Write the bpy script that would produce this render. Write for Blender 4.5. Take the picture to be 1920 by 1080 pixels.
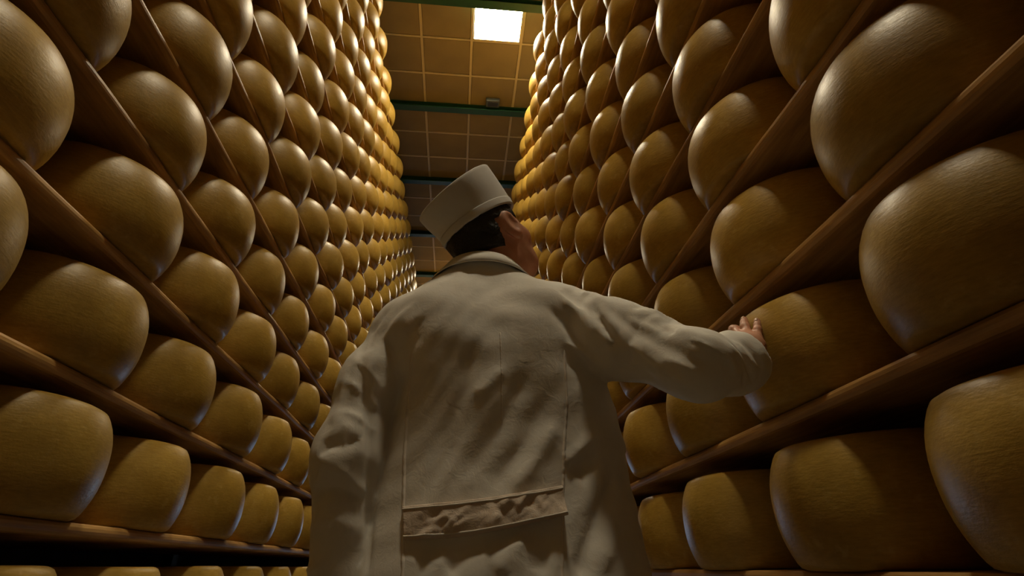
import bpy, bmesh, math, random
import numpy as np
from mathutils import Vector, Matrix

for o in list(bpy.data.objects):
    bpy.data.objects.remove(o, do_unlink=True)
scene = bpy.context.scene
col = scene.collection
random.seed(7)

# ------------------------------------------------------------------ camera
FPX, PITCH, YAW, ROLL, CAM_Z = 980.7, .487, .1116, -.0232, .93
fwd = Vector((math.sin(YAW) * math.cos(PITCH), math.cos(YAW) * math.cos(PITCH), math.sin(PITCH)))
rgt0 = Vector((math.cos(YAW), -math.sin(YAW), 0))
up0 = rgt0.cross(fwd)
rgt = rgt0 * math.cos(ROLL) + up0 * math.sin(ROLL)
upv = up0 * math.cos(ROLL) - rgt0 * math.sin(ROLL)
cam_data = bpy.data.cameras.new('camera')
cam_data.sensor_width = 36
cam_data.lens = FPX / 1920 * 36
cam_data.clip_start = .02
cam = bpy.data.objects.new('camera', cam_data)
M = Matrix((rgt, upv, -fwd)).transposed().to_4x4()
M.translation = Vector((0, 0, CAM_Z))
cam.matrix_world = M
col.objects.link(cam)
scene.camera = cam

# ------------------------------------------------------------------ world, exposure
world = bpy.data.worlds.new('world')
scene.world = world
world.use_nodes = True
bg = world.node_tree.nodes['Background']
bg.inputs['Color'].default_value = (.55, .75, 1, 1)
bg.inputs['Strength'].default_value = .004
vs = scene.view_settings
vs.view_transform = 'Standard'
vs.look = 'None'
vs.gamma = 1
vs.use_curve_mapping = False
vs.exposure = 0.40

PANEL_STRENGTH = 95
PANEL_COLOR = (1, .86, .60, 1)
DOOR_STRENGTH = 6.5

# ------------------------------------------------------------------ helpers
def link(o, parent=None):
    col.objects.link(o)
    if parent is not None:
        o.parent = parent
    return o


def obj(name, mesh, material=None, parent=None, smooth=False):
    if isinstance(mesh, bmesh.types.BMesh):
        me = bpy.data.meshes.new(name)
        mesh.normal_update()
        mesh.to_mesh(me)
        mesh.free()
    else:
        me = mesh
    if material is not None and not me.materials:
        me.materials.append(material)
    if smooth:
        me.polygons.foreach_set('use_smooth', [True] * len(me.polygons))
    o = bpy.data.objects.new(name, me)
    return link(o, parent)


def empty(name, loc=(0, 0, 0)):
    o = bpy.data.objects.new(name, None)
    o.location = loc
    o.empty_display_size = .1
    return link(o)


def tag(o, label=None, cat=None, group=None, kind=None):
    if label: o['label'] = label
    if cat: o['category'] = cat
    if group: o['group'] = group
    if kind: o['kind'] = kind
    return o


def box(bm, x0, x1, y0, y1, z0, z1, bevel=0, seg=1):
    vs_ = [bm.verts.new((x, y, z)) for x in (x0, x1) for y in (y0, y1) for z in (z0, z1)]
    fs = [(0, 1, 3, 2), (4, 6, 7, 5), (0, 4, 5, 1), (2, 3, 7, 6), (0, 2, 6, 4), (1, 5, 7, 3)]
    faces = [bm.faces.new([vs_[i] for i in f]) for f in fs]
    if bevel:
        edges = list({e for f in faces for e in f.edges})
        bmesh.ops.bevel(bm, geom=edges, offset=bevel, segments=seg, affect='EDGES', profile=.5)
    return bm


def boxmesh(*a, **k):
    return box(bmesh.new(), *a, **k)


def mesh_from(name, verts, faces):
    me = bpy.data.meshes.new(name)
    me.from_pydata([tuple(v) for v in verts], [], faces)
    me.update()
    return me


def material(name):
    m = bpy.data.materials.new(name)
    m.use_nodes = True
    nt = m.node_tree
    return m, nt, nt.nodes['Principled BSDF']


def node(nt, typ, **kw):
    n = nt.nodes.new(typ)
    for k, v in kw.items():
        if k in n.inputs:
            n.inputs[k].default_value = v
        else:
            setattr(n, k, v)
    return n


def ramp(nt, stops, src):
    r = nt.nodes.new('ShaderNodeValToRGB')
    el = r.color_ramp.elements
    el[0].position, el[0].color = stops[0][0], (*stops[0][1], 1)
    el[1].position, el[1].color = stops[-1][0], (*stops[-1][1], 1)
    for p, c in stops[1:-1]:
        e = el.new(p)
        e.color = (*c, 1)
    nt.links.new(src, r.inputs[0])
    return r


def bump(nt, bsdf, src, strength, dist):
    b = node(nt, 'ShaderNodeBump', Strength=strength, Distance=dist)
    nt.links.new(src, b.inputs['Height'])
    nt.links.new(b.outputs[0], bsdf.inputs['Normal'])
    return b


def simple(name, color, rough=.6, noise=0, scale=20, bump_s=0, metallic=0):
    m, nt, b = material(name)
    b.inputs['Roughness'].default_value = rough
    b.inputs['Metallic'].default_value = metallic
    if noise:
        tc = node(nt, 'ShaderNodeTexCoord')
        n = node(nt, 'ShaderNodeTexNoise', Scale=scale, Detail=6)
        nt.links.new(tc.outputs['Object'], n.inputs['Vector'])
        lo = tuple(c * (1 - noise) for c in color)
        hi = tuple(min(1, c * (1 + noise)) for c in color)
        r = ramp(nt, [(.3, lo), (.7, hi)], n.outputs[0])
        nt.links.new(r.outputs[0], b.inputs['Base Color'])
        if bump_s:
            bump(nt, b, n.outputs[0], bump_s, .005)
    else:
        b.inputs['Base Color'].default_value = (*color, 1)
    return m


# ------------------------------------------------------------------ materials
def cheese_material():
    m, nt, b = material('cheese_rind')
    tc = node(nt, 'ShaderNodeTexCoord')
    oi = node(nt, 'ShaderNodeObjectInfo')
    geo = node(nt, 'ShaderNodeNewGeometry')
    add = node(nt, 'ShaderNodeVectorMath', operation='ADD')
    nt.links.new(geo.outputs['Position'], add.inputs[0])
    nt.links.new(oi.outputs['Random'], add.inputs[1])
    big = node(nt, 'ShaderNodeTexNoise', Scale=7, Detail=5, Roughness=.6)
    fine = node(nt, 'ShaderNodeTexNoise', Scale=110, Detail=4, Roughness=.65)
    mp = node(nt, 'ShaderNodeMapping')
    mp.inputs['Scale'].default_value = (1, 1, 5)
    nt.links.new(add.outputs[0], mp.inputs[0])
    streak = node(nt, 'ShaderNodeTexNoise', Scale=44, Detail=4, Roughness=.6)
    nt.links.new(mp.outputs[0], streak.inputs['Vector'])
    nt.links.new(add.outputs[0], big.inputs['Vector'])
    nt.links.new(add.outputs[0], fine.inputs['Vector'])
    c1 = ramp(nt, [(.25, (.36, .215, .036)), (.5, (.46, .287, .050)), (.75, (.55, .358, .080))], big.outputs[0])
    mx = node(nt, 'ShaderNodeMix', data_type='RGBA', blend_type='MULTIPLY')
    mx.inputs[0].default_value = 1
    st = ramp(nt, [(.3, (.80, .78, .74)), (.65, (1, 1, 1))], streak.outputs[0])
    nt.links.new(c1.outputs[0], mx.inputs[6])
    nt.links.new(st.outputs[0], mx.inputs[7])
    scn = node(nt, 'ShaderNodeTexNoise', Scale=24, Detail=8, Roughness=.72)
    nt.links.new(add.outputs[0], scn.inputs['Vector'])
    scr = ramp(nt, [(.56, (0, 0, 0)), (.72, (.55, .55, .55))], scn.outputs[0])
    sc = node(nt, 'ShaderNodeMix', data_type='RGBA')
    sc.inputs[7].default_value = (.60, .43, .15, 1)
    nt.links.new(scr.outputs[0], sc.inputs[0])
    nt.links.new(mx.outputs[2], sc.inputs[6])
    mx = sc
    hsv = node(nt, 'ShaderNodeHueSaturation')
    mr = node(nt, 'ShaderNodeMapRange')
    mr.inputs['To Min'].default_value = .86
    mr.inputs['To Max'].default_value = 1.12
    nt.links.new(oi.outputs['Random'], mr.inputs['Value'])
    nt.links.new(mr.outputs[0], hsv.inputs['Value'])
    nt.links.new(mx.outputs[2], hsv.inputs['Color'])
    nt.links.new(hsv.outputs[0], b.inputs['Base Color'])
    rr = node(nt, 'ShaderNodeMapRange')
    rr.inputs['To Min'].default_value = .33
    rr.inputs['To Max'].default_value = .50
    nt.links.new(fine.outputs[0], rr.inputs['Value'])
    nt.links.new(rr.outputs[0], b.inputs['Roughness'])
    b.inputs['Specular IOR Level'].default_value = .37
    sm = node(nt, 'ShaderNodeMath', operation='ADD')
    nt.links.new(fine.outputs[0], sm.inputs[0])
    nt.links.new(streak.outputs[0], sm.inputs[1])
    bump(nt, b, sm.outputs[0], .20, .0025)
    return m


def wood_material():
    m, nt, b = material('shelf_wood')
    tc = node(nt, 'ShaderNodeTexCoord')
    mp = node(nt, 'ShaderNodeMapping')
    mp.inputs['Scale'].default_value = (9, .9, 14)
    nt.links.new(tc.outputs['Object'], mp.inputs[0])
    n = node(nt, 'ShaderNodeTexNoise', Scale=5, Detail=7, Roughness=.65)
    nt.links.new(mp.outputs[0], n.inputs['Vector'])
    n2 = node(nt, 'ShaderNodeTexNoise', Scale=3, Detail=3)
    nt.links.new(tc.outputs['Object'], n2.inputs['Vector'])
    r = ramp(nt, [(.3, (.34, .18, .054)), (.55, (.55, .315, .10)), (.75, (.70, .44, .165))], n.outputs[0])
    r2 = ramp(nt, [(.35, (.7, .66, .62)), (.65, (1, 1, 1))], n2.outputs[0])
    mx = node(nt, 'ShaderNodeMix', data_type='RGBA', blend_type='MULTIPLY')
    mx.inputs[0].default_value = 1
    nt.links.new(r.outputs[0], mx.inputs[6])
    nt.links.new(r2.outputs[0], mx.inputs[7])
    nt.links.new(mx.outputs[2], b.inputs['Base Color'])
    b.inputs['Roughness'].default_value = .5
    bump(nt, b, n.outputs[0], .25, .003)
    return m


M_CHEESE = cheese_material()
M_WOOD = wood_material()
M_GREEN = simple('green_painted_steel', (.015, .075, .035), .45, .15, 8)
M_TILE = simple('ceiling_tile_board', (.30, .225, .115), .85, .10, 3, .1)
M_GRID = simple('ceiling_grid_metal', (.62, .50, .29), .5)
M_CONC = simple('concrete', (.16, .15, .135), .7, .2, 4, .2)
M_WALL = simple('dark_plaster', (.085, .095, .105), .9, .15, 5)
M_GREYBOX = simple('grey_plastic', (.10, .11, .10), .5)


def emission(name, color, strength):
    m, nt, b = material(name)
    b.inputs['Base Color'].default_value = (.8, .8, .8, 1)
    b.inputs['Emission Color'].default_value = color
    b.inputs['Emission Strength'].default_value = strength
    return m


M_PANEL = emission('lit_diffuser', PANEL_COLOR, PANEL_STRENGTH)
M_DAY = emission('daylit_frosted_glass', (.45, .68, 1, 1), DOOR_STRENGTH)

# ------------------------------------------------------------------ the room
Y0, Y1 = -3.2, 15.0
CEIL = 6.13
XWL, XWR = -1.34, 1.21
tag(obj('floor', boxmesh(XWL - .1, XWR + .1, Y0, Y1, -.12, 0), M_CONC), kind='structure')
tag(obj('wall_left', boxmesh(XWL - .1, XWL, Y0, Y1, 0, CEIL + .1), M_WALL), kind='structure')
tag(obj('wall_right', boxmesh(XWR, XWR + .1, Y0, Y1, 0, CEIL + .1), M_WALL), kind='structure')
tag(obj('wall_back', boxmesh(XWL - .1, XWR + .1, Y0 - .1, Y0, 0, CEIL + .1), M_WALL), kind='structure')
# far wall with a glazed door of daylight at the end of the aisle
bm = bmesh.new()
DX0, DX1, DH = -.52, .42, 2.15
box(bm, XWL - .1, DX0, Y1, Y1 + .12, 0, CEIL + .1)
box(bm, DX1, XWR + .1, Y1, Y1 + .12, 0, CEIL + .1)
box(bm, DX0, DX1, Y1, Y1 + .12, DH, CEIL + .1)
tag(obj('wall_far', bm, M_WALL), kind='structure')
bm = bmesh.new()
for a in ((DX0, DX0 + .07, 0, DH), (DX1 - .07, DX1, 0, DH), (DX0 + .07, DX1 - .07, DH - .07, DH),
          (DX0 + .07, DX1 - .07, 0, .25), (DX0 + .07, DX1 - .07, 1.02, 1.10)):
    box(bm, a[0], a[1], Y1 + .02, Y1 + .08, a[2], a[3], .004)
door = tag(obj('door_1', bm, M_GREEN), kind='structure')
for z0, z1 in ((.25, 1.02), (1.10, DH - .07)):
    obj('pane', boxmesh(DX0 + .07, DX1 - .07, Y1 + .045, Y1 + .06, z0, z1), M_DAY, door)

# ceiling: tiles in a metal grid under a slab, green steel beams every third tile
ceil = tag(obj('ceiling', boxmesh(XWL - .1, XWR + .1, Y0, Y1, CEIL + .03, CEIL + .13), M_WALL), kind='structure')
B0, BS = 4.86, 1.4514            # a beam, and the beam spacing
TW, TL = .5545, BS / 3
GX0 = .047 - 2 * TW
tile_me = bpy.data.meshes.new('ceiling_tile')
bmt = boxmesh(-TW / 2 + .016, TW / 2 - .016, -TL / 2 + .016, TL / 2 - .016, 0, .018, .004)
bmt.to_mesh(tile_me); bmt.free()
tile_me.materials.append(M_TILE)
ny0 = int((Y0 - B0) / TL)
ny1 = int((Y1 - B0) / TL)
PANELS = {(2, -10), (2, -3), (2, 9)}     # grid cells that hold a lamp
for j in range(ny0, ny1):
    for i in range(0, 4):
        if (i, j) in PANELS:
            continue
        t = bpy.data.objects.new('ceiling_tile', tile_me)
        t.location = (GX0 + (i + .5) * TW, B0 + (j + .5) * TL, CEIL + random.uniform(0, .002))
        link(t, ceil)
for i in range(0, 5):
    x = GX0 + i * TW
    obj('grid_runner', boxmesh(x - .014, x + .014, Y0, Y1, CEIL - .004, CEIL + .03), M_GRID, ceil)
tee = boxmesh(GX0, GX0 + 4 * TW, -.011, .011, CEIL - .003, CEIL + .028)
tee_me = bpy.data.meshes.new('grid_tee'); tee.to_mesh(tee_me); tee.free(); tee_me.materials.append(M_GRID)
for j in range(ny0, ny1 + 1):
    if j % 3 == 0:
        continue
    t = bpy.data.objects.new('grid_tee', tee_me)
    t.location = (0, B0 + j * TL, 0)
    link(t, ceil)

def ibeam(y):
    bm = bmesh.new()
    box(bm, XWL, XWR, y - .045, y + .045, CEIL - .012, CEIL - .004)
    box(bm, XWL, XWR, y - .006, y + .006, CEIL - .068, CEIL - .012)
    box(bm, XWL, XWR, y - .045, y + .045, CEIL - .078, CEIL - .068)
    return bm
for k in range(-5, 7):
    y = B0 + k * BS
    b_ = obj('ceiling_beam', ibeam(y), M_GREEN)
    tag(b_, kind='structure')
    b_.name = 'trim_%d' % (k + 6)


def ceiling_lamp(i, j):
    x, y = GX0 + (i + .5) * TW, B0 + (j + .5) * TL
    r = empty('ceiling_lamp', (x, y, CEIL))
    bm = bmesh.new()
    a, c = TW / 2 - .016, TL / 2 - .016
    for q in ((-a, a, -c, -c + .012), (-a, a, c - .012, c), (-a, -a + .012, -c + .012, c - .012), (a - .012, a, -c + .012, c - .012)):
        box(bm, q[0], q[1], q[2], q[3], -.008, .02, .002)
    obj('frame', bm, M_GRID, r)
    obj('diffuser', boxmesh(-a + .012, a - .012, -c + .012, c - .012, -.004, .012), M_PANEL, r)
    return r
LAMP_LABELS = {-10: 'square panel lamp overhead, just above the camera',
               -3: 'glowing white square ceiling panel lamp above the aisle',
               9: 'square panel lamp hidden by the head, farther along the aisle'}
for i, j in sorted(PANELS):
    tag(ceiling_lamp(i, j), LAMP_LABELS[j], 'lamp', 'aisle ceiling lamps')

# small grey box hung under the ceiling
sb = empty('smoke_detector', (.34, 4.735, CEIL))
obj('housing', boxmesh(-.085, .085, -.055, .055, -.06, -.004, .008, 2), M_GREYBOX, sb)
obj('grille', boxmesh(-.06, .06, -.035, .035, -.066, -.058, .002), simple('black_grille', (.03, .03, .03), .6), sb)
tag(sb, 'small dark grey box on the ceiling beside a green beam', 'detector')

# ------------------------------------------------------------------ racks and cheese
DZ, DY = .3121, .46
WR, WH = .212, .235
RACKS = {
    'left': dict(sx=-1, cx=-.9997, z1=CAM_Z + .096, y0=.7985, edge=-.850, back=-1.30, k0=-2, k1=15),
    'right': dict(sx=1, cx=.8663, z1=CAM_Z - .0232, y0=.6096, edge=.717, back=1.17, k0=-1, k1=15),
}
J0, J1 = -4, 28


def shelf_z(side, k):
    return RACKS[side]['z1'] + (k - 1) * DZ + (.010 if (side, k) == ('left', 1) else 0)


def wheel_profile(n):
    """(r, z) from the centre of the bottom to the centre of the top: a barrel with soft rims."""
    pts = [(0, 0), (.10, 0), (.172, .0005), (.184, .005), (.190, .013)]
    for i in range(1, n):
        t = i / n
        z = .013 + t * (WH - .030)
        r = .190 + (WR - .190) * (1 - abs(2 * t - 1) ** 2.3)
        pts.append((r, z))
    pts += [(.1895, WH - .017), (.183, WH - .007), (.172, WH - .0015), (.10, WH), (0, WH + .001)]
    return pts


def wheel_arrays(seg, n, seed, wob=1.0):
    rnd = random.Random(seed)
    ph = [rnd.uniform(0, 6.28) for _ in range(6)]
    prof = wheel_profile(n)
    V, F = [], []
    for a, (r, z) in enumerate(prof):
        if r == 0:
            V.append((0, 0, z)); continue
        for s in range(seg):
            t = 2 * math.pi * s / seg
            w = 1 + wob * (.004 * math.sin(2 * t + ph[0]) + .003 * math.sin(3 * t + ph[1] + 9 * z) + .002 * math.sin(5 * t + ph[2] - 14 * z))
            zz = z + wob * (.002 * math.sin(2 * t + ph[3]) * (z / WH) * (r / WR))
            V.append((r * w * math.cos(t), r * w * math.sin(t), zz))
    m = len(prof)
    ring = lambda a: 1 + (a - 1) * seg
    for s in range(seg):
        F.append((0, ring(1) + (s + 1) % seg, ring(1) + s))
    for a in range(1, m - 2):
        for s in range(seg):
            s2 = (s + 1) % seg
            F.append((ring(a) + s, ring(a) + s2, ring(a + 1) + s2, ring(a + 1) + s))
    top = len(V) - 1
    for s in range(seg):
        F.append((ring(m - 2) + s, ring(m - 2) + (s + 1) % seg, top))
    return V, F


WHEELS = []
for q in range(6):
    V, F = wheel_arrays(64, 12, q)
    me = mesh_from('cheese_wheel', V, F)
    me.materials.append(M_CHEESE)
    me.polygons.foreach_set('use_smooth', [True] * len(me.polygons))
    WHEELS.append(me)


def wheel_place(side, k, j):
    R = RACKS[side]
    rnd = random.Random(hash((1 if side == 'left' else 2, k, j)) & 0xffff)
    if (side, k, j) == ('right', 2, 1):      # the one under the hand
        return R['cx'], R['y0'] + j * DY, shelf_z(side, k), 1.0, 2
    x = R['cx'] + R['sx'] * rnd.uniform(-.010, .014)
    y = R['y0'] + j * DY + rnd.uniform(-.007, .007)
    z = shelf_z(side, k)
    return x, y, z, rnd.uniform(0, 6.28), rnd.randrange(6)


def board(side, k):
    """One shelf plank with a worn, rounded and slightly wavy front edge."""
    R = RACKS[side]
    sx, edge, back = R['sx'], R['edge'], R['back']
    zt = shelf_z(side, k)
    th = .030
    rnd = random.Random(k * 7 + (0 if side == 'left' else 3))
    ph = [rnd.uniform(0, 6.28) for _ in range(4)]
    prof = [(.47, 0), (.012, 0), (.005, -.003), (.001, -.009), (0, -.016), (.001, -.022), (.006, -.028), (.014, -th), (.47, -th)]
    n = 96
    V, F = [], []
    ya, yb = Y0 + .35, Y1 - .35
    m = len(prof)
    for i in range(n + 1):
        y = ya + (yb - ya) * i / n
        dx = .0025 * math.sin(y * 4.1 + ph[0]) + .002 * math.sin(y * 9.7 + ph[1])
        dz = -.001 + .001 * math.sin(y * 3.1 + ph[2])
        for a, (px, pz) in enumerate(prof):
            X = back if px > .4 else edge + sx * (px + dx * .9)
            V.append((X, y, zt + pz + (dz if pz < -.001 else 0)))
    for i in range(n):
        for a in range(m):
            b2 = (a + 1) % m
            f = (i * m + a, i * m + b2, (i + 1) * m + b2, (i + 1) * m + a)
            F.append(f if sx < 0 else f[::-1])
    F.append(tuple(range(m)) if sx > 0 else tuple(range(m))[::-1])
    F.append(tuple(n * m + a for a in range(m))[::-1] if sx > 0 else tuple(n * m + a for a in range(m)))
    me = mesh_from('shelf_board', V, F)
    bmx = bmesh.new(); bmx.from_mesh(me)
    bmesh.ops.recalc_face_normals(bmx, faces=bmx.faces[:])
    bmx.to_mesh(me); bmx.free()
    me.materials.append(M_WOOD)
    return me


for side, R in RACKS.items():
    rack = empty('cheese_rack', (R['cx'], 5, 0))
    tag(rack, 'tall wooden shelf rack full of cheese wheels on the %s side of the aisle' % side, 'rack', 'aisle racks')
    inv = Matrix.Translation((-R['cx'], -5, 0))
    for k in range(R['k0'], R['k1'] + 1):
        b_ = obj('shelf_board', board(side, k), None, rack)
        b_.data.transform(inv)
    top = shelf_z(side, R['k1'])
    bx = R['back']
    s = R['sx']
    x0, x1 = sorted((bx - s * .002, bx + s * .034))
    for q in range(7):
        y = Y0 + .6 + q * 2.76
        u = obj('upright', boxmesh(x0, x1, y - .03, y + .03, 0, top, .003), M_GREEN, rack)
        u.data.transform(inv)
        u.data.update()

# cheese wheels that show in the view are built one by one: per shelf, the first and the last column
VISIBLE = {
    'left': {0: (1, 6), 1: (1, 8), 2: (0, 7), 3: (0, 6), 4: (0, 7), 5: (1, 7), 6: (1, 8), 7: (2, 9), 8: (2, 9), 9: (2, 10), 10: (3, 11), 11: (3, 13), 12: (4, 14), 13: (4, 15), 14: (5, 16), 15: (5, 17)},
    'right': {1: (0, 4), 2: (0, 5), 3: (0, 4), 4: (0, 3), 5: (1, 4), 6: (1, 5), 7: (2, 6), 8: (2, 7), 9: (2, 8), 10: (3, 9), 11: (3, 9), 12: (4, 9), 13: (4, 10), 14: (5, 10), 15: (5, 11)},
}
ORD = ['first', 'second', 'third', 'fourth', 'fifth', 'sixth', 'seventh', 'eighth', 'ninth', 'tenth', 'eleventh',
       'twelfth', 'thirteenth', 'fourteenth', 'fifteenth', 'sixteenth']
SPECIAL = {
    ('right', 2, 1): 'golden cheese wheel under the hand of the person in the coat',
    ('right', 2, 0): 'huge cheese wheel at the right edge, just right of the touched one',
    ('right', 3, 0): 'huge dark cheese wheel at upper right with a shiny streak on its side',
    ('right', 1, 0): 'cheese wheel cut off by the lower right corner, bluish glint on its side',
    ('left', 1, 1): 'big cheese wheel in the lower left corner, on the lowest full shelf',
}


def cheese_label(side, k, j):
    if (side, k, j) in SPECIAL:
        return SPECIAL[(side, k, j)]
    rows = VISIBLE[side]
    n = j - rows[k][0]
    if side == 'left' and k == 0:
        return 'cheese wheel cut off by the bottom edge, left rack, %s from the left' % ORD[n]
    return 'golden cheese wheel on the %s rack, %s full shelf up, %s visible from the camera' % (side, ORD[k - 1], ORD[n])


def single(side, k, j):
    r = VISIBLE[side].get(k)
    return r is not None and r[0] <= j <= r[1]


V0, F0 = wheel_arrays(28, 6, 3, .6)
V0 = np.array(V0)
for side, R in RACKS.items():
    sv, sf, off = [], [], 0
    for k in range(R['k0'], R['k1'] + 1):
        for j in range(J0, J1):
            x, y, z, a, q = wheel_place(side, k, j)
            if single(side, k, j):
                o = bpy.data.objects.new('cheese', WHEELS[q])
                o.location = (x, y, z)
                o.rotation_euler.z = a
                link(o)
                tag(o, cheese_label(side, k, j), 'cheese wheel', 'cheese wheels on the %s rack' % side)
            else:
                c_, s_ = math.cos(a), math.sin(a)
                v = V0.copy()
                v[:, 0], v[:, 1] = V0[:, 0] * c_ - V0[:, 1] * s_ + x, V0[:, 0] * s_ + V0[:, 1] * c_ + y
                v[:, 2] += z
                sv.append(v)
                sf += [tuple(i + off for i in f) for f in F0]
                off += len(V0)
    if sv:
        me = mesh_from('cheese_wheels', np.concatenate(sv).tolist(), sf)
        me.materials.append(M_CHEESE)
        me.polygons.foreach_set('use_smooth', [True] * len(me.polygons))
        o = obj('cheese_wheels', me)
        tag(o, 'distant and half hidden cheese wheels filling the rest of the %s rack' % side, 'cheese wheels', kind='stuff')

# ------------------------------------------------------------------ the man: signed distance shapes turned into meshes
def v3(*a):
    return np.array(a, dtype=float)


def smin(a, b, k):
    h = np.maximum(k - np.abs(a - b), 0) / k
    return np.minimum(a, b) - h * h * k * .25


def cone(p, a, b, ra, rb):
    a, b = np.asarray(a, float), np.asarray(b, float)
    d = b - a
    h = np.clip(((p - a) @ d) / (d @ d), 0, 1)
    return np.linalg.norm(p - a - h[:, None] * d, axis=1) - (ra + (rb - ra) * h)


def ellipsoid(p, c, r, frame=None):
    q = p - np.asarray(c, float)
    if frame is not None:
        q = q @ frame
    r = np.asarray(r, float)
    k0 = np.linalg.norm(q / r, axis=1)
    k1 = np.linalg.norm(q / (r * r), axis=1) + 1e-9
    return k0 * (k0 - 1) / k1


def chain(p, pts, k=.02):
    f = None
    for (a, ra), (b, rb) in zip(pts[:-1], pts[1:]):
        g = cone(p, a, b, ra, rb)
        f = g if f is None else smin(f, g, k)
    return f


def surface_nets(func, lo, hi, h, iters=2):
    lo, hi = np.asarray(lo, float), np.asarray(hi, float)
    n = np.ceil((hi - lo) / h).astype(int) + 1
    ax = [lo[i] + h * np.arange(n[i]) for i in range(3)]
    G = np.stack(np.meshgrid(*ax, indexing='ij'), -1).reshape(-1, 3)
    vals = np.concatenate([func(G[i:i + 400000]) for i in range(0, len(G), 400000)]).reshape(n)
    s = vals < 0
    c = np.zeros(n - 1, int)
    for dx in (0, 1):
        for dy in (0, 1):
            for dz in (0, 1):
                c += s[dx:n[0] - 1 + dx, dy:n[1] - 1 + dy, dz:n[2] - 1 + dz]
    act = (c > 0) & (c < 8)
    idx = -np.ones(n - 1, int)
    cells = np.argwhere(act)
    idx[act] = np.arange(len(cells))
    acc = np.zeros((len(cells), 3)); cnt = np.zeros(len(cells))
    corners = [(a, b, d) for a in (0, 1) for b in (0, 1) for d in (0, 1)]
    for i, A in enumerate(corners):
        for B in corners[i + 1:]:
            if sum(x != y for x, y in zip(A, B)) != 1:
                continue
            va = vals[cells[:, 0] + A[0], cells[:, 1] + A[1], cells[:, 2] + A[2]]
            vb = vals[cells[:, 0] + B[0], cells[:, 1] + B[1], cells[:, 2] + B[2]]
            m = (va < 0) != (vb < 0)
            t = np.where(m, va / np.where(m, va - vb, 1), 0)
            pt = np.array(A) + t[:, None] * (np.array(B) - np.array(A))
            acc[m] += pt[m]; cnt[m] += 1
    V = lo + (cells + acc / cnt[:, None]) * h
    F = []
    for d in range(3):
        e1, e2 = [(1, 2), (2, 0), (0, 1)][d]
        sl0 = [slice(None)] * 3; sl1 = [slice(None)] * 3
        sl0[d] = slice(0, n[d] - 1); sl1[d] = slice(1, n[d])
        a, b = s[tuple(sl0)], s[tuple(sl1)]
        for flip, mask in ((False, a & ~b), (True, ~a & b)):
            e = np.argwhere(mask)
            e = e[(e[:, e1] > 0) & (e[:, e2] > 0) & (e[:, e1] < n[e1] - 1) & (e[:, e2] < n[e2] - 1)]
            if not len(e):
                continue
            q = []
            for o1, o2 in ((-1, -1), (0, -1), (0, 0), (-1, 0)):
                g = e.copy(); g[:, e1] += o1; g[:, e2] += o2
                q.append(idx[g[:, 0], g[:, 1], g[:, 2]])
            q = np.stack(q, 1)
            F.append(q[:, ::-1] if flip else q)
    F = np.concatenate(F)
    e = h * .25
    for _ in range(iters):
        f = func(V)
        g = np.stack([(func(V + e * np.eye(3)[i]) - func(V - e * np.eye(3)[i])) / (2 * e) for i in range(3)], 1)
        st = f[:, None] * g / np.maximum((g * g).sum(1), .1)[:, None]
        V = V - np.clip(st, -h * .6, h * .6)
    return V, F


def catmull(zs, vals, z):
    zs = np.asarray(zs, float); vals = np.asarray(vals, float)
    m = np.gradient(vals, zs)
    z = np.clip(z, zs[0], zs[-1])
    i = np.clip(np.searchsorted(zs, z) - 1, 0, len(zs) - 2)
    w = zs[i + 1] - zs[i]
    t = (z - zs[i]) / w
    return ((2 * t**3 - 3 * t**2 + 1) * vals[i] + (t**3 - 2 * t**2 + t) * w * m[i]
            + (-2 * t**3 + 3 * t**2) * vals[i + 1] + (t**3 - t**2) * w * m[i + 1])


# torso of the coat: z, centre x, centre y, half width, half depth
TORSO = np.array([
    (.40, .085, 1.085, .300, .200),
    (.75, .083, 1.085, .285, .185),
    (.92, .094, 1.085, .267, .168),
    (1.02, .096, 1.085, .250, .155),
    (1.14, .101, 1.085, .236, .150),
    (1.25, .096, 1.085, .224, .152),
    (1.34, .074, 1.090, .212, .147),
    (1.42, .055, 1.100, .190, .125),
    (1.48, .050, 1.105, .140, .095),
    (1.53, .048, 1.110, .090, .070),
    (1.56, .046, 1.112, .060, .052)])
SH_L, SH_R = v3(-.115, 1.085, 1.392), v3(.225, 1.065, 1.425)
NECK_B = v3(.048, 1.105, 1.50)
EL_R, WR_R = v3(.427, .850, 1.230), v3(.575, .942, 1.276)
EL_L, WR_L = v3(-.200, 1.040, 1.115), v3(-.184, 1.06, .86)


def torso_sdf(p, shrink=0):
    z = p[:, 2]
    cx, cy, a, b = (catmull(TORSO[:, 0], TORSO[:, i], z) for i in (1, 2, 3, 4))
    a, b = a - shrink, b - shrink
    dx, dy = (p[:, 0] - cx) / a, (p[:, 1] - cy) / b
    n = 2.35
    r = (np.abs(dx)**n + np.abs(dy)**n)**(1 / n)
    f = (r - 1) * np.minimum(a, b) * (1 + .25 * np.abs(dx))
    f = np.maximum(f, z - 1.55)
    return np.maximum(f, .46 - z)


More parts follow.
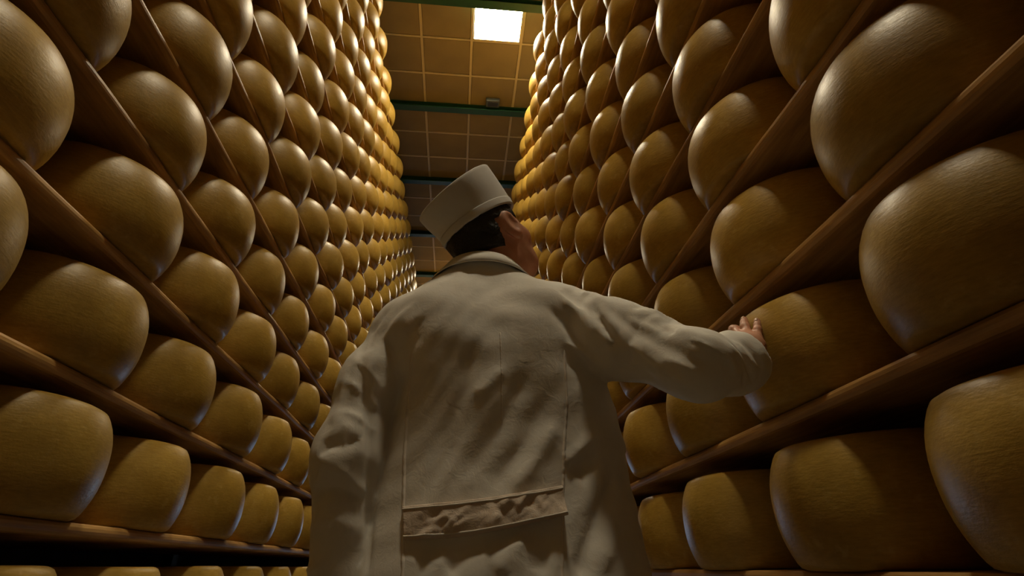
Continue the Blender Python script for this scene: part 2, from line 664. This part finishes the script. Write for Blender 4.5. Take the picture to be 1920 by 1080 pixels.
def coat_base(p):
    f = torso_sdf(p)
    tr = smin(cone(p, NECK_B, SH_L + v3(0.01, 0, -.005), .070, .066), cone(p, NECK_B, SH_R + v3(-.01, 0, -.002), .070, .068), .03)
    f = smin(f, tr, .07)
    # shoulder blades and the round of the back
    f = smin(f, ellipsoid(p, (-.03, 1.01, 1.36), (.085, .055, .10)), .06)
    f = smin(f, ellipsoid(p, (.17, 1.00, 1.37), (.085, .055, .10)), .06)
    la = chain(p, [(SH_L, .070), (v3(-.170, 1.06, 1.26), .064), (EL_L, .060), (WR_L, .055)], .04)
    f = smin(f, la, .007 + .02 * np.clip((p[:, 2] - 1.30) / .1, 0, 1))
    ra = chain(p, [(SH_R, .076), (v3(.318, .965, 1.332), .071), (EL_R + v3(0, 0, .007), .054), (WR_R + (EL_R - WR_R) * .30 + v3(0, 0, .004), .050), (WR_R, .0435)], .05)
    f = smin(f, ra, .020)
    # the sleeve ends in an open cuff
    d = (WR_R - EL_R) / np.linalg.norm(WR_R - EL_R)
    near = p[:, 0] > .46
    f = np.maximum(f, np.where(near, (p - WR_R) @ v3(.807, -.01, .590) - .006, -1))
    return np.maximum(f, np.where(near, -cone(p, WR_R - d * .05, WR_R + d * .06, .0335, .036), -1))


FOLDS = [
    (0.009, 0.011, [(0.199, 0.956, 1.432), (0.243, 0.932, 1.371), (0.28, 0.895, 1.299), (0.301, 0.916, 1.254)]),
    (-0.008, 0.01, [(0.181, 0.942, 1.392), (0.227, 0.945, 1.335), (0.275, 0.928, 1.269)]),
    (-0.009, 0.008, [(0.229, 0.972, 1.445), (0.263, 0.907, 1.36), (0.293, 0.885, 1.3)]),
    (0.005, 0.01, [(0.209, 0.944, 1.317), (0.249, 0.943, 1.29), (0.297, 0.938, 1.251)]),
    (-0.004, 0.009, [(0.208, 0.945, 1.274), (0.263, 0.969, 1.261)]),
    (0.01, 0.013, [(0.26, 0.973, 1.44), (0.279, 0.96, 1.429), (0.288, 0.912, 1.391)]),
    (-0.007, 0.007, [(0.265, 0.925, 1.392), (0.287, 0.89, 1.297), (0.315, 0.952, 1.243)]),
    (-0.009, 0.007, [(-0.183, 0.991, 1.284), (-0.167, 0.99, 1.2), (-0.153, 0.989, 1.103), (-0.147, 1.013, 1.0), (-0.136, 0.987, 0.927)]),
    (-0.009, 0.014, [(0.289, 0.899, 1.374), (0.332, 0.861, 1.302), (0.385, 0.798, 1.235), (0.469, 0.808, 1.206)]),
    (0.013, 0.012, [(0.339, 0.879, 1.353), (0.368, 0.876, 1.343), (0.37, 0.858, 1.322)]),
    (-0.008, 0.01, [(0.371, 0.845, 1.308), (0.381, 0.825, 1.291)]),
    (0.007, 0.014, [(0.305, 0.878, 1.293), (0.354, 0.844, 1.23), (0.394, 0.818, 1.188)]),
    (-0.005, 0.01, [(0.308, 0.911, 1.252), (0.355, 0.877, 1.217)]),
    (0.006, 0.01, [(0.382, 0.831, 1.298), (0.416, 0.791, 1.265), (0.461, 0.794, 1.247), (0.5, 0.831, 1.227)]),
    (-0.005, 0.008, [(0.391, 0.8, 1.263), (0.426, 0.784, 1.238), (0.456, 0.795, 1.214)]),
    (-0.006, 0.0045, [(0.516, 0.846, 1.284), (0.533, 0.847, 1.262), (0.551, 0.863, 1.235)]),
    (0.005, 0.0045, [(0.5, 0.839, 1.281), (0.514, 0.838, 1.252), (0.536, 0.863, 1.223)]),
    (0.004, 0.005, [(0.436, 0.792, 1.268), (0.45, 0.788, 1.236), (0.467, 0.813, 1.2)]),
    (-0.005, 0.008, [(0.338, 0.868, 1.333), (0.314, 0.873, 1.291), (0.324, 0.893, 1.246)]),
    (0.005, 0.009, [(0.353, 0.866, 1.332), (0.336, 0.857, 1.274), (0.348, 0.867, 1.228)]),
    (-0.005, 0.005, [(0.469, 0.803, 1.26), (0.501, 0.829, 1.244), (0.527, 0.864, 1.217)]),
    (-0.004, 0.005, [(0.448, 0.791, 1.26), (0.469, 0.799, 1.23), (0.507, 0.861, 1.208)]),
    (0.011, 0.014, [(0.275, 0.973, 1.157), (0.22, 0.948, 1.109), (0.194, 0.941, 1.083)]),
    (-0.013, 0.016, [(0.257, 0.961, 1.106), (0.206, 0.943, 1.072)]),
    (-0.013, 0.012, [(0.299, 0.988, 1.097), (0.256, 0.956, 1.016), (0.211, 0.931, 0.942), (0.199, 0.925, 0.914)]),
    (0.007, 0.02, [(0.3, 0.986, 1.059), (0.273, 0.96, 0.991), (0.241, 0.936, 0.919)]),
    (-0.007, 0.02, [(0.126, 0.933, 1.247), (0.075, 0.935, 1.148), (0.016, 0.938, 1.059)]),
    (-0.007, 0.018, [(0.17, 0.937, 1.208), (0.112, 0.935, 1.111), (0.061, 0.932, 1.041)]),
    (0.005, 0.012, [(0.086, 0.933, 1.257), (0.056, 0.934, 1.221), (0.032, 0.937, 1.206)]),
    (-0.005, 0.02, [(0.041, 0.937, 1.311), (0.003, 0.943, 1.188), (-0.021, 0.947, 1.078)]),
    (0.006, 0.014, [(0.183, 0.94, 1.159), (0.14, 0.935, 1.093), (0.096, 0.931, 1.036)]),
    (0.009, 0.011, [(-0.099, 0.97, 1.397), (-0.15, 1.006, 1.335), (-0.171, 0.986, 1.261)]),
    (0.006, 0.009, [(-0.214, 1.001, 1.265), (-0.216, 0.997, 1.201), (-0.222, 0.984, 1.159)]),
    (-0.006, 0.008, [(-0.203, 0.973, 1.137), (-0.238, 0.981, 1.111)]),
    (-0.005, 0.014, [(-0.065, 0.951, 1.371), (-0.115, 0.982, 1.315), (-0.141, 0.992, 1.252)]),
    (-0.006, 0.01, [(-0.149, 1.02, 1.42), (-0.178, 1.029, 1.368), (-0.185, 1.002, 1.31)]),
    (-0.005, 0.018, [(-0.074, 0.952, 1.349), (-0.102, 0.986, 1.272), (-0.119, 1.025, 1.189)]),
    (0.005, 0.01, [(-0.236, 1.014, 1.196), (-0.197, 0.978, 1.157), (-0.162, 0.982, 1.13)]),
    (-0.006, 0.011, [(-0.237, 0.983, 1.13), (-0.196, 0.97, 1.12), (-0.164, 0.983, 1.144)]),
    (0.005, 0.01, [(-0.236, 0.982, 1.102), (-0.196, 0.976, 1.079), (-0.159, 0.998, 1.046)]),
    (-0.006, 0.01, [(-0.241, 1.005, 1.048), (-0.203, 0.984, 1.054), (-0.162, 0.998, 1.038)]),
    (-0.004, 0.009, [(-0.193, 1.03, 1.344), (-0.188, 0.988, 1.261), (-0.175, 0.989, 1.199)]),
    (0.005, 0.012, [(-0.237, 1.011, 1.001), (-0.198, 0.991, 1.003), (-0.158, 1.004, 0.991)]),
    (-0.005, 0.018, [(-0.067, 0.947, 0.954), (0.043, 0.924, 0.962), (0.165, 0.929, 0.984)]),
    (-0.007, 0.016, [(0.043, 0.925, 0.968), (-0.006, 0.924, 0.92)]),
    (0.006, 0.016, [(0.112, 0.925, 0.975), (0.068, 0.917, 0.918)]),
    (-0.006, 0.015, [(0.156, 0.928, 0.982), (0.134, 0.917, 0.917)]),
]


def fold_term(p):
    out = np.zeros(len(p))
    for amp, w, pts in FOLDS:
        P_ = np.array(pts)
        lo, hi = P_.min(0) - 3 * w, P_.max(0) + 3 * w
        m = np.all((p > lo) & (p < hi), axis=1)
        if not m.any():
            continue
        q = p[m]
        best = np.full(len(q), 9.0); along = np.zeros(len(q))
        for i in range(len(P_) - 1):
            a, b = P_[i], P_[i + 1]
            d = b - a
            h = np.clip(((q - a) @ d) / (d @ d), 0, 1)
            dist = np.linalg.norm(q - a - h[:, None] * d, axis=1)
            k = dist < best
            best = np.where(k, dist, best)
            along = np.where(k, (i + h) / (len(P_) - 1), along)
        fade = np.clip(np.minimum(along, 1 - along) * 5 + .25, 0, 1)
        out[m] += 1.25 * amp * fade * np.exp(-(np.sqrt(best**2 + (.3 * w)**2) - .3 * w) / (.62 * w))
    return out


def coat_sdf(p):
    f = coat_base(p)
    m = np.abs(f) < .035
    q = p[m]
    x, y, z = q[:, 0], q[:, 1], q[:, 2]
    wob = (.0016 * np.sin(37 * x + 22 * z + 5 * np.sin(9 * z)) * np.sin(19 * z - 11 * x + 2)
           + .0010 * np.sin(71 * x - 53 * z + 4 * np.sin(23 * x)) * np.sin(47 * z + 31 * y))
    # crisp drag folds: slanting across the lower back, round the sleeves
    def ridge(ph):
        return (1 - np.abs(np.sin(ph)))**2.2
    up_ = np.clip((1.40 - z) / .12, 0, 1)
    mod = np.clip(.45 + np.sin(7 * x + 4 * z + 1) * np.sin(6 * z - 9 * x + .4), 0, 1)
    back = .0030 * ridge(44 * (x * .85 - z * .5) + 1.3 * np.sin(14 * z + 3 * x) + .9 * np.sin(23 * x - 9 * z)) * mod * up_ * np.clip((x + .14) / .06, 0, 1) * np.clip((.34 - x) / .08, 0, 1)
    mod = np.clip(.3 + np.sin(19 * z + 9 * x + 2) * np.sin(31 * x - 7 * z), 0, 1)
    sl = .0042 * ridge(52 * z + 2.2 * np.sin(24 * x + 8 * z) + 14 * x) * mod * np.clip((-.135 - x) / .03, 0, 1) * np.clip((1.36 - z) / .08, 0, 1)
    mod = np.clip(.35 + np.sin(17 * x - 21 * z + 1) * np.sin(29 * z + 11 * y), 0, 1)
    sr = .0080 * ridge(46 * (z * .75 + x * .45) + 2.0 * np.sin(18 * x + 10 * z)) * mod * np.clip((x - .30) / .05, 0, 1)
    f = f.copy()
    f[m] -= fold_term(q) + wob + back + sl + sr
    return f


def trace(func, o, d, t0=0, n=120):
    t = np.full(len(o), float(t0))
    for _ in range(n):
        t = np.minimum(t + .6 * func(o + d * t[:, None]), 3)
    return o + d * t[:, None]


def normals(func, p, e=.002):
    g = np.stack([func(p + e * np.eye(3)[i]) - func(p - e * np.eye(3)[i]) for i in range(3)], 1)
    return g / np.linalg.norm(g, axis=1)[:, None]


def solid_strip(name, A, B, mat, parent, smooth=True):
    """A, B: (n, m, 3) grids of the outer and the inner surface, closed round the border."""
    n, m = A.shape[:2]
    V = np.concatenate([A.reshape(-1, 3), B.reshape(-1, 3)])
    F = []
    o = n * m
    for i in range(n - 1):
        for j in range(m - 1):
            q = (i * m + j, i * m + j + 1, (i + 1) * m + j + 1, (i + 1) * m + j)
            F.append(q); F.append(tuple(o + k for k in q[::-1]))
    rim = [(0, j) for j in range(m)] + [(i, m - 1) for i in range(1, n)] + [(n - 1, j) for j in range(m - 2, -1, -1)] + [(i, 0) for i in range(n - 2, 0, -1)]
    for a, b in zip(rim, rim[1:] + rim[:1]):
        ia, ib = a[0] * m + a[1], b[0] * m + b[1]
        F.append((ib, ia, o + ia, o + ib))
    me = mesh_from(name, V.tolist(), F)
    bmx = bmesh.new(); bmx.from_mesh(me)
    bmesh.ops.recalc_face_normals(bmx, faces=bmx.faces[:])
    bmx.to_mesh(me); bmx.free()
    return obj(name, me, mat, parent, smooth)


def cloth_material(name, color, rough=.85, bump_s=.25):
    m, nt, b = material(name)
    tc = node(nt, 'ShaderNodeTexCoord')
    n1 = node(nt, 'ShaderNodeTexNoise', Scale=9, Detail=5, Roughness=.6)
    n2 = node(nt, 'ShaderNodeTexNoise', Scale=420, Detail=2)
    n3 = node(nt, 'ShaderNodeTexNoise', Scale=34, Detail=4, Roughness=.55, Distortion=1.2)
    for n in (n1, n2, n3):
        nt.links.new(tc.outputs['Object'], n.inputs['Vector'])
    r = ramp(nt, [(.3, tuple(c * .86 for c in color)), (.7, color)], n1.outputs[0])
    nt.links.new(r.outputs[0], b.inputs['Base Color'])
    b.inputs['Roughness'].default_value = rough
    b.inputs['Specular IOR Level'].default_value = .15
    b.inputs['Sheen Weight'].default_value = .08
    ad = node(nt, 'ShaderNodeMath', operation='MULTIPLY_ADD')
    ad.inputs[1].default_value = .12
    nt.links.new(n2.outputs[0], ad.inputs[0])
    nt.links.new(n3.outputs[0], ad.inputs[2])
    bump(nt, b, ad.outputs[0], bump_s, .004)
    return m


def skin_material():
    m, nt, b = material('skin')
    tc = node(nt, 'ShaderNodeTexCoord')
    n = node(nt, 'ShaderNodeTexNoise', Scale=30, Detail=5)
    nt.links.new(tc.outputs['Object'], n.inputs['Vector'])
    r = ramp(nt, [(.3, (.50, .215, .125)), (.7, (.62, .31, .19))], n.outputs[0])
    nt.links.new(r.outputs[0], b.inputs['Base Color'])
    b.inputs['Roughness'].default_value = .5
    b.inputs['Subsurface Weight'].default_value = .12
    b.inputs['Subsurface Radius'].default_value = (.012, .004, .002)
    b.inputs['Subsurface Scale'].default_value = .5
    bump(nt, b, n.outputs[0], .1, .002)
    return m


M_COAT = cloth_material('white_cotton_coat', (.82, .785, .72))
M_BELT = cloth_material('coat_belt_cloth', (.72, .60, .49), .85, .6)
M_SEAM = cloth_material('seam_thread', (.82, .76, .68))
M_CAP = cloth_material('pale_cap_cloth', (.70, .685, .65), .85, .15)
M_SKIN = skin_material()
M_HAIR = simple('dark_hair', (.012, .010, .009), .55, .4, 160, .8)
M_TROUSERS = cloth_material('white_trousers', (.5, .48, .45))
M_SHOE = simple('black_rubber', (.02, .02, .02), .4)

# ---- head frame: turned to his right, chin up, tipped a little to his left
HC, HS = v3(.073, 1.115, 1.660), 1.06
hy, hp, hr = math.radians(53), math.radians(31), math.radians(11)
HF = v3(math.sin(hy) * math.cos(hp), math.cos(hy) * math.cos(hp), math.sin(hp))
HR0 = v3(math.cos(hy), -math.sin(hy), 0)
HU0 = np.cross(HR0, HF)
HR = HR0 * math.cos(hr) + HU0 * math.sin(hr)
HU = HU0 * math.cos(hr) - HR0 * math.sin(hr)
HM = np.stack([HR, HF, HU], 1)          # local (right, forward, up) -> world


def hw(x, y, z):
    return HC + HS * (HM @ v3(x, y, z))


def cranium(q, g=0):
    return ellipsoid(q, (0, -.012, .025), (.076 + g, .097 + g, .092 + g))


def head_local(q):
    q = q * np.where(q[:, 1:2] > 0, 1.14, 1.0)**v3(0, 1, 0)
    f = cranium(q)
    f = smin(f, ellipsoid(q, (0, .030, -.040), (.060, .066, .078)), .05)
    f = smin(f, ellipsoid(q, (0, .052, -.092), (.040, .038, .028)), .04)
    f = smin(f, cone(q, (-.030, .076, .012), (.030, .076, .012), .012, .012), .025)          # brow
    f = smin(f, cone(q, (0, .090, .004), (0, .112, -.034), .008, .013), .014)               # nose
    for s in (-1, 1):
        f = smin(f, ellipsoid(q, (s * .012, .100, -.036), (.009, .010, .008)), .008)        # nostril wings
        f = smin(f, ellipsoid(q, (s * .040, .062, -.030), (.022, .022, .018)), .025)        # cheekbone
        f = -smin(-f, ellipsoid(q, (s * .032, .098, -.004), (.016, .016, .011)), .012)      # eye socket
    f = smin(f, cone(q, (-.018, .088, -.066), (.018, .088, -.066), .006, .006), .01)        # lips
    f = smin(f, cone(q, (-.016, .086, -.078), (.016, .086, -.078), .007, .007), .01)
    f = -smin(-f, cone(q, (-.022, .096, -.072), (.022, .096, -.072), .003, .003), .004)
    for s in (-1, 1):
        c_, s_ = math.cos(.45), math.sin(.45)
        fr = np.stack([v3(c_, -s * s_, 0) if s > 0 else v3(c_, s_, 0), v3(s * s_, c_, 0) if s > 0 else v3(-s_, c_, 0), v3(0, 0, 1)], 1)
        ear = ellipsoid(q, (s * .083, -.012, -.012), (.0085, .021, .037), fr)
        ear = smin(ear, ellipsoid(q, (s * .079, -.002, -.038), (.007, .011, .014)), .012)   # lobe
        ear = -smin(-ear, ellipsoid(q, (s * .0945, -.006, -.010), (.008, .013, .026), fr), .006)
        ear = smin(ear, ellipsoid(q, (s * .080, .006, -.014), (.006, .005, .008)), .006)    # tragus
        f = smin(f, ear, .008)
    return f


NECK_T = hw(0, -.030, -.075)


def head_sdf(p):
    f = HS * head_local((p - HC) @ HM / HS)
    f = smin(f, cone(p, NECK_T, v3(.050, 1.115, 1.46), .058, .066), .03)
    return f


def body_sdf(p):
    f = smin(torso_sdf(p, .035), smin(cone(p, NECK_B, SH_L, .045, .05), cone(p, NECK_B, SH_R, .045, .05), .03), .05)
    f = smin(f, cone(p, NECK_B + v3(0, 0, -.04), NECK_B + v3(0, .008, .02), .062, .062), .04)
    f = smin(f, chain(p, [(SH_L, .048), (EL_L, .040), (WR_L, .027), (WR_L + v3(.008, .015, -.05), .029)], .02), .03)
    f = smin(f, chain(p, [(SH_R, .048), (EL_R, .038), (WR_R, .026)], .02), .03)
    for hx in (0.0, .165):
        f = smin(f, chain(p, [(v3(hx, 1.09, .85), .085), (v3(hx, 1.085, .48), .055), (v3(hx, 1.10, .09), .038)], .03), .06)
    return f


HAND_W = v3(.592, .946, 1.310)
FINGERS = {   # knuckle, middle joint, last joint, tip, radius
    'little': [(.638, .986, 1.348), (.651, .996, 1.374), (.657, 1.002, 1.388), (.6625, 1.006, 1.400)],
    'ring': [(.634, 1.006, 1.362), (.643, 1.026, 1.394), (.651, 1.038, 1.411), (.6595, 1.049, 1.423)],
    'middle': [(.630, 1.026, 1.371), (.637, 1.058, 1.401), (.6435, 1.078, 1.412), (.6505, 1.096, 1.416)],
    'index': [(.627, 1.044, 1.372), (.634, 1.082, 1.392), (.6385, 1.105, 1.398), (.644, 1.124, 1.398)],
    'thumb': [(.606, .992, 1.342), (.624, 1.030, 1.346), (.634, 1.058, 1.350), (.642, 1.078, 1.353)]}
FR = {'little': .0082, 'ring': .0092, 'middle': .0098, 'index': .0096, 'thumb': .0108}


def hand_sdf(p):
    f = chain(p, [(v3(.548, .922, 1.262), .028), (v3(.580, .940, 1.288), .027), (HAND_W, .025)], .02)
    for n in ('little', 'ring', 'middle', 'index'):
        f = smin(f, cone(p, HAND_W + v3(.010, .010, .008), v3(*FINGERS[n][0]), .020, .0115), .016)
    f = smin(f, cone(p, HAND_W, v3(*FINGERS['thumb'][0]), .020, .015), .015)
    fs = None
    for n, pts in FINGERS.items():
        r = FR[n]
        g = chain(p, list(zip([v3(*q) for q in pts], (r * 1.1, r * 1.03, r * .95, r * .82))), .004)
        # knuckle swellings
        g = smin(g, np.linalg.norm(p - v3(*pts[1]), axis=1) - r * 1.1, .004)
        fs = g if fs is None else np.minimum(fs, g)
    f = smin(f, fs, .008)
    return f


def left_hand_sdf(p):
    W_ = WR_L + v3(.008, .015, -.04)
    f = cone(p, WR_L, W_, .027, .025)
    tips = None
    for i, (dx, dy, L) in enumerate(((-.004, .034, .068), (-.007, .012, .076), (-.006, -.010, .070), (-.001, -.030, .055))):
        k = W_ + v3(dx, dy, -.085)
        f = smin(f, cone(p, W_ + v3(0, dy * .4, -.012), k, .019, .011), .016)
        g = chain(p, [(k, .0095), (k + v3(.006, .004, -L * .5), .009), (k + v3(.020, .004, -L * .92), .0075)], .004)
        tips = g if tips is None else np.minimum(tips, g)
    th = chain(p, [(W_ + v3(.006, .022, -.02), .016), (W_ + v3(.018, .048, -.055), .012), (W_ + v3(.022, .054, -.088), .009)], .006)
    return smin(smin(f, tips, .008), th, .012)


def merge(parts):
    V, F, o = [], [], 0
    for v, f in parts:
        V.append(v); F += (f + o).tolist(); o += len(v)
    return np.concatenate(V), F


parts = [surface_nets(head_sdf, hw(0, 0, 0) - .19, hw(0, 0, 0) + v3(.19, .19, .16), .0045),
         surface_nets(body_sdf, (-.30, .74, .02), (.66, 1.36, 1.56), .012, 1),
         surface_nets(hand_sdf, (.52, .88, 1.24), (.69, 1.15, 1.45), .0028),
         surface_nets(left_hand_sdf, WR_L + v3(-.06, -.09, -.25), WR_L + v3(.08, .12, .05), .0045)]
BV, BF = merge(parts)
BV[:, :] -= v3(.08, 1.09, 0)
bme = mesh_from('person', BV.tolist(), BF)
person = obj('person', bme, M_SKIN, None, True)
person.location = (.08, 1.09, 0)
tag(person, 'person in a pale work coat and cap, seen from behind, one hand on a cheese', 'person')
PO = v3(.08, 1.09, 0)


def worn(name, V, F, mat, parent=None, smooth=True):
    me = mesh_from(name, (np.asarray(V) - PO).tolist(), F if isinstance(F, list) else F.tolist())
    return obj(name, me, mat, parent or person, smooth)


# eyes and nails
for s in (-1, 1):
    bm = bmesh.new()
    bmesh.ops.create_uvsphere(bm, u_segments=16, v_segments=10, radius=.0115)
    e = obj('eye', bm, simple('eye_white', (.7, .68, .64), .2), person, True)
    e.location = Vector(hw(s * .032, .080, -.004) - PO)
for n, pts in FINGERS.items():
    a, b = v3(*pts[2]), v3(*pts[3])
    d = (b - a) / np.linalg.norm(b - a)
    out = v3(-1, -.35, .1); out -= d * (out @ d); out /= np.linalg.norm(out)
    side = np.cross(d, out)
    A = np.zeros((4, 5, 3)); B = A.copy()
    r = FR[n] * .82
    for i in range(4):
        for j in range(5):
            ang = (j - 2) * .42
            c_ = b + d * (-.006 + i * .0035)
            nrm = out * math.cos(ang) + side * math.sin(ang)
            A[i, j] = c_ + nrm * (r + .0009 - (.0006 if i == 3 else 0)) - PO
            B[i, j] = c_ + nrm * (r - .002) - PO
    nail = solid_strip('fingernail', A, B, simple('nail', (.66, .42, .32), .3), person)

# hair: short, dark, from under the cap to the nape
def hair_sdf(p):
    q = (p - HC) @ HM / HS
    f = cranium(q, .006) + .0012 * np.sin(190 * q[:, 0]) * np.sin(160 * q[:, 2]) + .001 * np.sin(240 * q[:, 1] + 90 * q[:, 2])
    f = smin(f, ellipsoid(q, (0, -.055, -.045), (.056, .040, .040)), .03)
    cut = np.maximum(-.060 - q[:, 2] - .25 * q[:, 1], q[:, 1] - .055)
    cut = np.maximum(cut, np.where(q[:, 2] < .015, (q[:, 1] + .040 + .10 * q[:, 2]), -1))
    burn = np.maximum(np.maximum(np.abs(q[:, 1] - .022) - .010, -.035 - q[:, 2]), q[:, 2] - .03)
    return np.maximum(f, np.minimum(cut, burn))
V, F = surface_nets(hair_sdf, HC - .16, HC + .16, .0045, 1)
worn('hair', V, F, M_HAIR)

# cap
def cap_ring(a, b, zoff, back=0, n=72, seed=0, amp=0.0):
    R_ = []
    for i in range(n):
        t = 2 * math.pi * i / n
        w = 1 + amp * (math.sin(3 * t + seed) + .6 * math.sin(5 * t + 2.1 * seed))
        x, y = 1.02 * a * w * math.cos(t), 1.04 * b * w * math.sin(t) - .006 - back
        R_.append(hw(x, y, .042 + .14 * y + zoff + (.16 * y + .003) * max(0, min(1, (zoff - .03) / .06))))
    return R_
rings = [cap_ring(.083, .104, .012), cap_ring(.0815, .1025, .004), cap_ring(.083, .104, -.001), cap_ring(.0855, .1065, .001),
         cap_ring(.0865, .108, .020), cap_ring(.089, .110, .045, .004, seed=1, amp=.006), cap_ring(.091, .113, .072, .009, seed=2, amp=.010),
         cap_ring(.092, .115, .098, .013, seed=2, amp=.008), cap_ring(.092, .115, .1045, .014, seed=2, amp=.007),
         cap_ring(.0905, .1135, .1065, .014, seed=2, amp=.007), cap_ring(.086, .108, .1062, .014, seed=2, amp=.006), cap_ring(.070, .090, .103, .014, seed=1, amp=.01), cap_ring(.045, .058, .096, .012),
         cap_ring(.018, .022, .094, .012)]
V = [v for r in rings for v in r]
n = 72
F = [(a * n + i, a * n + (i + 1) % n, (a + 1) * n + (i + 1) % n, (a + 1) * n + i) for a in range(len(rings) - 1) for i in range(n)]
F.append(tuple((len(rings) - 1) * n + i for i in range(n)))
cap = worn('cap', V, F, M_CAP)
cap['label'] = 'pale grey cloth work cap'
rings = [cap_ring(.0868, .1078, z, 0) for z in (.000, .003)] + [cap_ring(.0882, .1092, .016), cap_ring(.0876, .1086, .0185)]
rings = [r[36:] + r[:36] for r in rings]
A = np.array([r + [r[0]] for r in rings]) - PO
B = np.array([[hw(*(HM.T @ (v - HC) / HS * v3(.975, .975, 1))) for v in r + [r[0]]] for r in rings]) - PO
solid_strip('hem_band', A, B, M_CAP, cap)

# coat
V, F = surface_nets(coat_sdf, (-.32, .70, .44), (.66, 1.32, 1.60), .0064, 2)
coat = worn('coat', V, F, M_COAT)
coat['label'] = 'pale cotton work coat with creases'

# half belt across the back, its lower right corner hanging loose
def patch(name, fx, fz, nu, nv, off, thick, mat, parent, func=coat_sdf):
    us, vs_ = np.linspace(0, 1, nu), np.linspace(0, 1, nv)
    U_, W_ = np.meshgrid(us, vs_, indexing='ij')
    x, z = fx(U_, W_), fz(U_, W_)
    o = np.stack([x.ravel(), np.full(x.size, .60), z.ravel()], 1)
    d = np.tile(v3(0, 1, 0), (len(o), 1))
    h = trace(func, o, d)
    nr = normals(coat_base, h)
    of = off(U_, W_).ravel()[:, None]
    A = (h + nr * (of + thick) - PO).reshape(nu, nv, 3)
    B = (h + nr * (of - .003) - PO).reshape(nu, nv, 3)
    return solid_strip(name, A, B, mat, parent)


def belt_x(u, v):
    return -.083 + .265 * u + (.006 - .004 * u) * (1 - v)
def belt_z(u, v):
    top = 1.020 + .006 * u + .022 * u * u
    return top - (1 - v) * (.051 + .002 * np.sin(5 * u))
rb = random.Random(5)
CREASES = [(rb.uniform(0, 1), rb.uniform(0, 1), rb.uniform(-.5, .5) + rb.choice((.4, 2.2)), rb.uniform(.02, .05), rb.uniform(-.0035, .0045)) for _ in range(34)]
def belt_off(u, v):
    f = .004 + .022 * np.clip(u - .45, 0, 1) * (1 - v)**1.5
    for cu, cv, an, w, a in CREASES:
        du, dv = (u - cu) * 5.2, v - cv
        s_, c_ = du * math.cos(an) + dv * math.sin(an), -du * math.sin(an) + dv * math.cos(an)
        f = f + a * np.exp(-(c_ / (w * 3))**2 - (s_ / .45)**2)
    return f
belt = patch('half_belt', belt_x, belt_z, 90, 16, belt_off, .003, M_BELT, coat)
belt['label'] = 'stitched half belt across the back of the coat'
for v0 in (.09, .91):
    patch('stitching', lambda u, v: belt_x(u, v0 + .02 * (v - .5)), lambda u, v: belt_z(u, v0 + .05 * (v - .5)), 90, 2,
          lambda u, v: belt_off(u, np.full_like(u, v0)), .0042, M_SEAM, coat)


def seam(pts, w=.0060):
    P_ = np.array(pts)
    s = np.linspace(0, 1, len(P_))
    def fx(u, v): return np.interp(u, s, P_[:, 0]) + w * (v - .5)
    def fz(u, v): return np.interp(u, s, P_[:, 2])
    patch('seam', fx, fz, 70, 3, lambda u, v: -.0030 * np.clip(1 - np.minimum(u, 1 - u) * 40, 0, 1) - .0004 + .0012 * (1 - (2 * v - 1)**2) + .0005 * np.sin(140 * u), .0006, M_SEAM, coat)
seam([(-.09, .958, 1.306), (-.092, .969, 1.215), (-.091, .967, 1.108), (-.085, .957, 1.02), (-.077, .939, .926), (-.080, .92, .60)])
seam([(.206, .944, 1.306), (.203, .945, 1.19), (.191, .943, 1.103), (.186, .94, 1.049), (.172, .922, .921), (.175, .92, .60)])
seam([(.080, .939, 1.335), (.081, .933, 1.246), (.081, .935, 1.157)], .0032)

# collar: a stand that folds over and lies on the shoulders
n = 72
A, B = [], []
NB = v3(.053, 1.112, 0)
for i in range(n + 1):
    t = math.radians(-62) + math.radians(304) * i / n          # opens at his front
    ang = math.radians(90) + t + math.radians(90) - math.radians(28)
    ca, sa = math.cos(ang), math.sin(ang)
    back = .5 - .5 * sa
    ztop = 1.548 + .026 * back
    ra = []
    for (r, dz) in ((.070, -.045), (.0705, -.02), (.072, -.002), (.075, .003), (.079, .001), (.092, -.016), (.110, -.041)):
        z = ztop + dz - (.012 * (1 - back) if dz < -.01 and r > .07 else 0)
        ra.append(NB + v3(r * ca * 1.16, r * sa * 1.02, z))
    A.append(ra)
    B.append([q + v3(-ca, -sa, 0) * (-.0025 if k < 3 else .0025) + v3(0, 0, -.002) for k, q in enumerate(ra)])
A, B = np.array(A) - PO, np.array(B) - PO
collar = solid_strip('collar', A, B, M_COAT, coat)

# trousers and shoes
def trousers_sdf(p):
    f = None
    for hx in (0.0, .165):
        g = chain(p, [(v3(hx, 1.09, .85), .105), (v3(hx, 1.085, .48), .082), (v3(hx, 1.10, .08), .075)], .04)
        f = g if f is None else smin(f, g, .04)
    return np.maximum(np.maximum(f, .055 - p[:, 2]), p[:, 2] - .9)
V, F = surface_nets(trousers_sdf, (-.15, .94, .03), (.32, 1.25, .95), .013, 1)
worn('trousers', V, F, M_TROUSERS)
for hx in (0.0, .165):
    def shoe_sdf(p):
        f = chain(p, [(v3(hx, 1.055, .042), .042), (v3(hx, 1.15, .046), .046), (v3(hx, 1.255, .036), .040)], .03)
        f = smin(f, cone(p, v3(hx, 1.09, .06), v3(hx, 1.09, .10), .045, .042), .03)
        return np.maximum(f, .002 - p[:, 2])
    V, F = surface_nets(shoe_sdf, (hx - .08, .98, -.02), (hx + .08, 1.34, .17), .010, 1)
    worn('shoe', V, F, M_SHOE)
